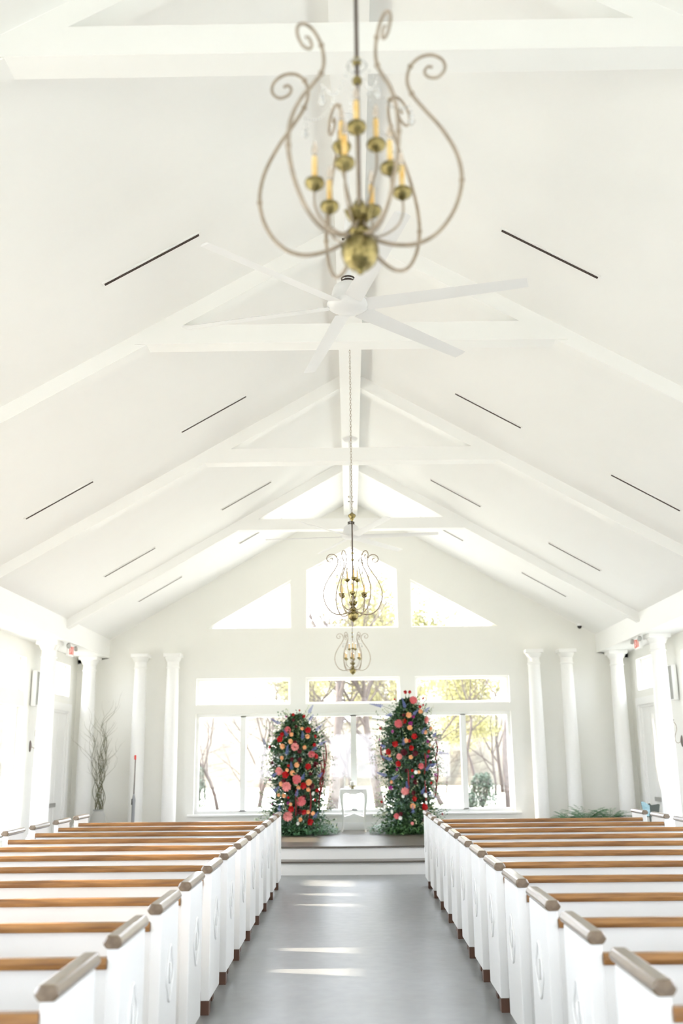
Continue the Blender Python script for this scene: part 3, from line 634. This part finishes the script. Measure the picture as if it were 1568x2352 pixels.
def flower_column(name, cx, H, hw, FL, BL, lean, seed, label):
    g = random.Random(seed); q = empty(name, (cx, 17.6, ZP), label, 'flower arrangement', 'flower columns on the platform')
    def radius(t):    # half width against relative height
        return hw*(.98-.18*t) * (1. if t < .82 else max(.12, 1-(t-.82)/.20*.85)) * (1+.08*math.sin(9*t+seed))
    core = MB(); N = 15; vs = []; seg = 16
    prof = []
    for i in range(N+1):
        t = i/N; prof.append((max(.03, radius(t)*.40*(1-.25*t)), t*H*.93))
    core.lathe(prof, seg=16); core.v = [(x+lean*z/H*.3, y*.8, z) for x, y, z in core.v]
    core.build('moss_core', 'leafd', q, smooth=True)
    kinds = [('dark_foliage', 'leafd', 3600, .075, .026), ('green_foliage', 'leafm', 2400, .07, .024), ('eucalyptus_foliage', 'euca', 3000, .058, .026)]
    patches = {m: [(g.uniform(-PI, PI), g.uniform(0,1), g.uniform(.12,.3)) for _ in range(26)] for _, m, *_ in kinds}
    for nm, m, cnt, L, w in kinds:
        b = MB()
        for i in range(cnt):
            pa, pt, pr = patches[m][g.randrange(26)]
            t = min(1, max(0, pt+g.gauss(0, pr*.35))); a = pa+g.gauss(0, pr*2.2)
            if i % 2: t, a = g.random(), g.uniform(-PI, PI)
            rr = radius(t)*(g.random()**.45)*(.70 + .32*g.random()*g.random())
            if g.random() < .07: rr *= 1.18
            p = Vector((math.cos(a)*rr + lean*t*.3, math.sin(a)*rr*.75, .04+t*H*.95))
            out = Vector((math.cos(a), math.sin(a), g.uniform(-.5,.9)))
            d = out + Vector((g.gauss(0,.6), g.gauss(0,.6), g.gauss(0,.6)))
            leaf(b, p, d, Vector((g.gauss(0,1), g.gauss(0,1), g.gauss(0,1)+.6)), L*g.uniform(.6,1.25), w*g.uniform(.6,1.2))
        b.build(nm, m, q, fixn=False)
    # trailing wispy stems at the silhouette
    b = MB(); b2 = MB()
    for i in range(190):
        t = g.uniform(.02, 1.0); a = g.choice([g.uniform(-.7,.7), PI+g.uniform(-.7,.7), g.uniform(-PI,0)]); rr = radius(t)*.8
        p = Vector((math.cos(a)*rr+lean*t*.3, math.sin(a)*rr*.7, .05+t*H*.93)); d = Vector((math.cos(a), math.sin(a)*.7, g.uniform(-.5,1.2) if t < .8 else g.uniform(.6,2.2))).normalized()
        pts = [p]; L = g.uniform(.14,.32)
        for j in range(5):
            d = (d + Vector((g.gauss(0,.12), g.gauss(0,.12), -.06+g.gauss(0,.1)))).normalized(); pts.append(pts[-1]+d*L/5)
            tgt = b2 if i % 2 == 0 else b
            for _ in range(3):
                leaf(tgt, pts[-1], d+Vector((g.gauss(0,.8), g.gauss(0,.8), g.gauss(0,.8))), Vector((0,0,1)), .035, .012)
        b.tube(pts, .0022, 3, False)
    b.build('wispy_greenery', 'leafm', q, fixn=False); b2.build('pale_filler', 'pale', q, fixn=False)
    # apron of leaves at the foot
    b = MB()
    for i in range(1500):
        a = g.uniform(-PI, PI); r_ = hw*(.55+.75*g.random()); z = g.uniform(.0,.24)*(1.35-r_/hw*.75)
        if z < 0: z = .01
        p = Vector((math.cos(a)*r_, math.sin(a)*r_*.62, z+.01)); d = Vector((math.cos(a), math.sin(a), g.uniform(-.5,.5)))
        leaf(b, p, d+Vector((g.gauss(0,.5), g.gauss(0,.5), g.gauss(0,.2))), Vector((0,0,1)), g.uniform(.05,.10), .016)
    b.v = [(x, y, max(z, .003)) for x, y, z in b.v]
    b.build('base_foliage', 'fern' if seed == 1 else 'leafm', q, fixn=False)
    # hanging amaranth
    for i in range(7):
        a = g.choice([-.4, -1.0, -1.6, -2.2, -2.7, 0.0, -.2]) + g.uniform(-.1,.1); t = g.uniform(.35,.75); rr = radius(t)*.98
        p = Vector((math.cos(a)*rr, math.sin(a)*rr*.78, t*H)); pts = []; L = g.uniform(.3,.6)
        for j in range(9): pts.append(p + Vector((math.cos(a)*.03*math.sin(j*.5), -.01, .02-L*j/8)))
        MB().tube(pts, [.006+.008*math.sin(PI*j/8)+.002*(j%2) for j in range(9)], 6).build('amaranth_tassel', 'amar', q, smooth=True)
    cnt = 0
    for s in FL:
        k, *v = s.split(); x, y, z, r = map(float, v)
        o = BMESH[k].copy(); COL.objects.link(o); o.parent = q; o.location = (x, y, z); o.scale = (r,)*3
        if k == 'p' and cnt % 2: o.data = me_lp
        o.rotation_euler = (g.uniform(-.35,.35), g.uniform(0,6.28), math.atan2(x, -y if y else .1)*.6+g.uniform(-.3,.3)); cnt += 1
        if k == 'p': tag(o, 'open pink peony' if cnt % 2 else 'coral pink peony')
        # short stem back into the column
        e = Vector((x*.45, -.02, z-.12)) - Vector((x, y, z))
    st_ = MB()
    for s in FL:
        k, *v = s.split(); x, y, z, r = map(float, v)
        st_.tube([(x*.35, 0, min(z-.15, H*.9)), (x*.75, y*.5, z-.07), (x, y+.4*r, z)], .003, 4, False)
    for c in BL:
        a = Vector(c[:3]); st_.tube([(a.x*.3, 0, min(a.z-.1, H*.9)), a], .003, 4, False)
    st_.build('flower_stems', 'stem', q, fixn=False)
    for c in BL:
        a, e = Vector(c[:3]), Vector(c[3:]); o = SPK.copy(); COL.objects.link(o); o.parent = q
        d = e-a; L = max(d.length, .12)*1.15; o.location = a + Vector((0,-.05,0)); o.scale = (.30,.30,L)
        o.rotation_euler = d.to_track_quat('Z','Y').to_euler()
    return q
flower_column('flower_column', -.97, 2.03, .555, FL_L, BL_L, 0, 1, 'shorter column of red, pink and peach flowers left of the altar table')
flower_column('flower_column', .98, 2.30, .53, FL_R, BL_R, 0, 2, 'taller column of red, pink and blue flowers right of the altar table')
for o in list(BMESH.values())+[SPK]: bpy.data.objects.remove(o)
# ------------------------------------------------------------------ curly willow, candle lighter, fern, music stand
q = empty('willow_branches', (-4.44, 17.86, ZP), 'tall curly green willow branches in the corner left of the altar wall', 'branches')
MB().lathe([(.09,0),(.13,.05),(.15,.2),(.12,.34),(.085,.40),(.095,.43),(.085,.43),(.07,.38),(.1,.2),(.05,.04)], seg=24).build('floor_vase', 'pot', q, smooth=40)
g = random.Random(11); b = MB()
def curl(p, d, L, r, depth):
    pts = [p]; ph = g.uniform(0, 6.28); rad = [r]
    n = int(L/.05)
    for j in range(n):
        ph += .55; d2 = (d + Vector((math.sin(ph)*.42, math.cos(ph*.8)*.3, .08))).normalized(); pts.append(pts[-1]+d2*.05); rad.append(r*(1-.75*(j+1)/n))
        if depth and j > n*.25 and g.random() < .17: curl(pts[-1], (d+Vector((g.gauss(0,.5), g.gauss(0,.3), .1))).normalized(), L*.45*g.uniform(.6,1.1), r*.45, depth-1)
    b.tube(pts, rad, 5)
for i in range(17): curl(Vector((g.uniform(-.04,.04), g.uniform(-.04,.04), .3)), Vector((g.uniform(-.13,.12), g.uniform(-.10,.05), 1)).normalized(), g.uniform(.9,1.8), .0062, 2)
b.build('curly_stems', 'willow', q, smooth=True)
q = empty('candle_lighter', (-3.83, 17.86, ZP), 'slim pole with a red tip and grey lower half before the outer left altar column', 'pole')
MB().lathe([(.10,0),(.10,.015),(.03,.03),(.02,.06)], seg=20).build('base', 'pot', q, smooth=40)
MB().lathe([(.022,.05),(.028,.2),(.030,.50),(.034,.58),(.022,.64),(.012,.68)], seg=12).build('grey_sleeve', 'grey', q, smooth=40)
MB().tube([(0,0,.66),(.004,0,1.28)], .010, 8).build('pole', 'rod', q, smooth=True)
MB().lathe([(.012,1.265),(.018,1.275),(.018,1.335),(.010,1.345)], seg=12).build('red_tip', 'red', q, smooth=40)
MB().box(-.034, -.012, -.03, .0, .50, .60).build('clip', 'black', q, bevel=.004)
def fern_plant(x, y, seed, label, hgt):
    g = random.Random(seed); q = empty('potted_fern', (x, y, ZP), label, 'plant', 'potted ferns on the platform')
    MB().lathe([(.08,0),(.10,.02),(.125,.16),(.13,.18),(.115,.18),(.105,.14)], seg=20).build('pot', 'pot', q, smooth=40)
    b = MB()
    for i in range(70):
        a = g.uniform(0, 6.28); L = g.uniform(.22,.42)*hgt/.42; d = Vector((math.cos(a)*.8, math.sin(a)*.6, g.uniform(.5,1.6))).normalized(); p = Vector((0,0,.14)); pts = [p]
        for j in range(9):
            d = (d + Vector((math.cos(a)*.05, math.sin(a)*.05, -.09))).normalized(); pts.append(pts[-1]+d*L/9)
            sd = d.cross(Vector((0,0,1))).normalized()
            for s in (-1, 1): leaf(b, pts[-1], sd*s+d*.5, Vector((0,0,1)), .075*(1-j/12), .015)
        b.tube(pts, .0022, 4, False)
    b.build('fronds', 'fern', q, fixn=False)
fern_plant(3.92, 17.3, 4, 'leafy green fern in the middle of the row by the right altar columns', .50)
fern_plant(4.33, 17.35, 5, 'leafy green fern nearest the right wall, seen over the front pew', .42)
fern_plant(3.62, 17.3, 6, 'small green fern furthest left, before the outer right column', .34)
# music stand
q = empty('music_stand', (4.12, 14.25, 0), 'dark folding music stand with a pale blue sheet by the right wall', 'music stand')
MB().tube([(0,0,.12),(0,0,.84)], .012, 10).build('post', 'stand', q, smooth=True)
for i in range(3):
    a = 2*PI*i/3+.5; MB().tube([(0,0,.28),(.14*math.cos(a),.14*math.sin(a),.12),(.26*math.cos(a),.26*math.sin(a),.008)], .008, 8).build('leg', 'stand', q, smooth=True)
dk = MB().prism([(-.02,.80),(.125,.80),(.155,.955),(.135,.962),(.04,.945),(.012,.972),(-.015,.96)], .03, .042, XZ)
dk.box(-.05, .12, -.01, .04, .79, .80); dk.build('desk', 'stand', q, bevel=.003)
MB().prism([(-.085,.82),(-.055,.80),(.0,.80),(.0,.945),(-.06,.985),(-.10,1.0),(-.115,.985)], -.005, .004, XZ).build('open_sheet', 'sheet', q)
# ------------------------------------------------------------------ outdoors
ZG = -.2
struct(MB().box(-120, 120, -60, 220, ZG-.2, ZG), 'ground', 'grass', 'pale dry grass lawn outside the windows')
struct(MB().box(-60, 80, 43.5, 47.5, ZG-.05, ZG+.02), 'driveway', 'gravel', 'pale gravel drive crossing behind the trees')
def make_tree(seed, H, r0, spread=.5, levels=4, lean=(0,0), fork=.35, leafmat=None, leafn=0, leafs=.10, bark='bark', up=.25):
    g = random.Random(seed); b = MB(); lv = MB()
    def grow(p, d, L, r, lev):
        n = 5 if lev else 7; pts = [p]; rad = [r]
        for j in range(n):
            d = (d + Vector((g.gauss(0,.11), g.gauss(0,.11), g.gauss(0,.06)+up*.12*(lev > 0)))).normalized()
            pts.append(pts[-1]+d*L/n); rad.append(r*(1-.55*(j+1)/n))
            if lev < levels and (lev > 0 or j/n > fork) and g.random() < (.62 if lev else .75):
                a = g.uniform(0, 6.28); s = d.orthogonal().normalized(); s = Matrix.Rotation(a, 3, d) @ s
                grow(pts[-1], (d*(1-spread*.45)+s*spread*g.uniform(.6,1.3)).normalized(), L*g.uniform(.48,.72), rad[-1]*.55, lev+1)
        if lev < levels:
            for _ in range(2):
                s = Matrix.Rotation(g.uniform(0,6.28), 3, d) @ d.orthogonal().normalized()
                grow(pts[-1], (d+s*spread*.8).normalized(), L*.6, rad[-1]*.85, lev+1)
        b.tube(pts, rad, 7 if lev < 2 else (4 if lev == 2 else 3), lev == 0)
        if leafmat and lev >= levels-1:
            for p_ in pts[1:]:
                for _ in range(leafn): leaf(lv, p_+Vector((g.gauss(0,.12), g.gauss(0,.12), g.gauss(0,.12))), Vector((g.gauss(0,1), g.gauss(0,1), g.gauss(0,1))), Vector((0,0,1)), leafs*g.uniform(.6,1.3), leafs*.3)
    grow(Vector((0,0,0)), Vector((lean[0], lean[1], 1)).normalized(), H*.42, r0, 0)
    q = empty('tree')
    b.build('branches', bark, q, smooth=True, fixn=False)
    if leafmat: lv.build('leaves', leafmat, q, fixn=False)
    return q
tA = make_tree(21, 11, .23, .55, 4, (.03,0), .35)
tB = make_tree(22, 9.5, .12, .5, 4, (-.04,0), .25)
tC = make_tree(23, 9, .12, .45, 4, (.28,0), .3)
tD = make_tree(24, 9, .12, .5, 4, (-.05,0), .3, 'bud', 3, .13)
tE = make_tree(25, 10, .085, .6, 4, (.05,0), .12, None, bark='bark2')
tF = make_tree(26, 9, .06, .7, 4, (-.08,0), .12, 'bud', 1, .09, bark='bark2')
tG = make_tree(27, 6.5, .055, .85, 4, (.04,0), .0, None, bark='bark2')
trees = {'A': tA, 'B': tB, 'C': tC, 'D': tD, 'E': tE, 'F': tF, 'G': tG}; TT = {k: subtree(v) for k, v in trees.items()}; used = set()
def put(k, x, y, rz, label, group=None, s=1.):
    o = trees[k] if k not in used else copy_tree(trees[k], tree=TT[k])
    used.add(k); o.location = (x, y, ZG-.02); o.rotation_euler = (0,0,rz); o.scale = (s,s,s)
    for p in ('_t', 'group'):
        if p in o: del o[p]
    return tag(o, label, 'tree', group)
put('A', -.72, 36.5, 0, 'thick bare tree trunk outside, just left of the central mullion')
put('A', 1.05, 38.5, 2.2, 'bare leaning tree outside, just right of the central mullion', s=.9)
put('B', 5.65, 37.0, 3.0, 'forked grey bare tree outside the far right altar window', s=1.05)
put('C', 3.55, 40.5, 3.1, 'thin leaning tree outside behind the right flower column', s=.9)
put('B', 4.45, 40.0, .8, 'slim bare tree outside, right of the right window mullion', s=.85)
put('E', -5.0, 38.0, 1.0, 'bare branching tree outside the left altar window', s=.9)
put('E', -3.6, 39.5, 3.6, 'tall double bare tree outside behind the left flower column', s=1.05)
put('D', 3.2, 50.0, 0, 'yellow-green budding tree outside, beyond the right altar window', s=.95)
put('D', 6.2, 52.5, 2.0, 'yellow-green budding tree at the far right of the view outside', s=.9)
g = random.Random(5)
put('D', -.6, 58, 1.0, 'tall pale budding tree seen through the peaked gable window', None, 1.75)
put('D', 4.4, 63, 2.4, 'tall pale budding tree seen through the right triangular window', None, 1.75)
for i, (x, y, l) in enumerate(((-6.6, 43, 'slender bare tree outside at the far left edge of the left window'), (-2.2, 45, 'slender bare tree outside between the left flower column and the big trunk'), (-4.3, 48, 'slender bare tree outside behind the middle of the left window'),
                 (2.4, 44, 'slender bare tree outside just right of the altar table'), (7.0, 46, 'slender bare tree outside past the forked tree on the right'), (0.0, 52, 'slender bare tree outside far behind the altar table'))):
    put('EFE'[i % 3], x, y, 1.3*i, l, None, .85+.06*i)
for i in range(12):
    x = -18+i*3.3+g.uniform(-.9,.9); y = g.uniform(50, 70); k = g.choice('EFFEB')
    put(k, x, y, g.uniform(0,6.28), 'bare tangled tree in the pale woodland behind the lawn', 'woodland trees behind the altar windows', g.uniform(.9,1.35))
for i in range(20):
    put('G', -14.5+i*1.6+g.uniform(-.6,.6), g.uniform(40, 56), g.uniform(0,6.28), 'low tangle of bare twigs at the edge of the lawn outside', 'thickets behind the altar windows', g.uniform(.8,1.25))
for i in range(8):
    x = -14+i*4.2+g.uniform(-.9,.9); y = g.uniform(72, 92); k = g.choice('EDF')
    put(k, x, y, g.uniform(0,6.28), 'hazy far tree at the back of the woodland', 'far woodland trees', g.uniform(1.1,1.6))
for sgn in (-1, 1):
    for i, y in enumerate((22, 31)):
        put('D' if i else 'F', sgn*(19+4*i), y, i, 'tree outside the %s wall, %s' % ('left' if sgn < 0 else 'right', 'further off' if i else 'nearer the chapel'))
def bush(x, y, r, h, m, label, seed, n=1500):
    g = random.Random(seed); q = empty('bush', (x, y, ZG), label, 'bush'); b = MB(); s = MB()
    for i in range(14):
        a = g.uniform(0,6.28); s.tube([(0,0,0),(r*.4*math.cos(a),r*.4*math.sin(a),h*.5),(r*.6*math.cos(a),r*.6*math.sin(a),h*.85)], [.03,.02,.008], 4)
    for i in range(n):
        a = g.uniform(0,6.28); u = g.random(); rr = r*math.sqrt(g.random())*(1-.55*u*u)
        p = Vector((math.cos(a)*rr, math.sin(a)*rr, .04+u*h)); leaf(b, p, Vector((g.gauss(0,1), g.gauss(0,1), g.gauss(0,1)+.4)), Vector((0,0,1)), .12, .03)
    s.build('stems', 'bark', q, fixn=False); b.build('foliage', m, q, fixn=False)
bush(4.75, 37.3, .62, 1.15, 'ever', 'dark green evergreen bush outside at the foot of the right window', 1)
bush(-5.75, 37.8, .38, 1.5, 'ever', 'narrow green shrub outside at the left edge of the left window', 2, 1000)
bush(4.2, 36.6, .35, .5, 'ever', 'low green shrub outside, left of the larger evergreen bush', 3, 500)
# ground slope of woodland far off
hm = MB(); hg = random.Random(9); HX = [-75+i*1.5 for i in range(101)]
HP = [(66, -.3), (68, 1.2), (72, 2.6), (78, 3.8), (86, 5.0), (94, 4.0)]
vs = [(x+hg.uniform(-.5,.5), y+hg.uniform(-1.2,1.2), (z if j == 0 else z+hg.uniform(-.7,.9)) if j < 5 else -.3) for j, (y, z) in enumerate(HP) for x in HX]
nx = len(HX); hm.add(vs, [(j*nx+i, j*nx+i+1, (j+1)*nx+i+1, (j+1)*nx+i) for j in range(5) for i in range(nx-1)])
struct(hm, 'hillside', 'haze', 'pale wooded rise far beyond the lawn', fixn=False, smooth=True)
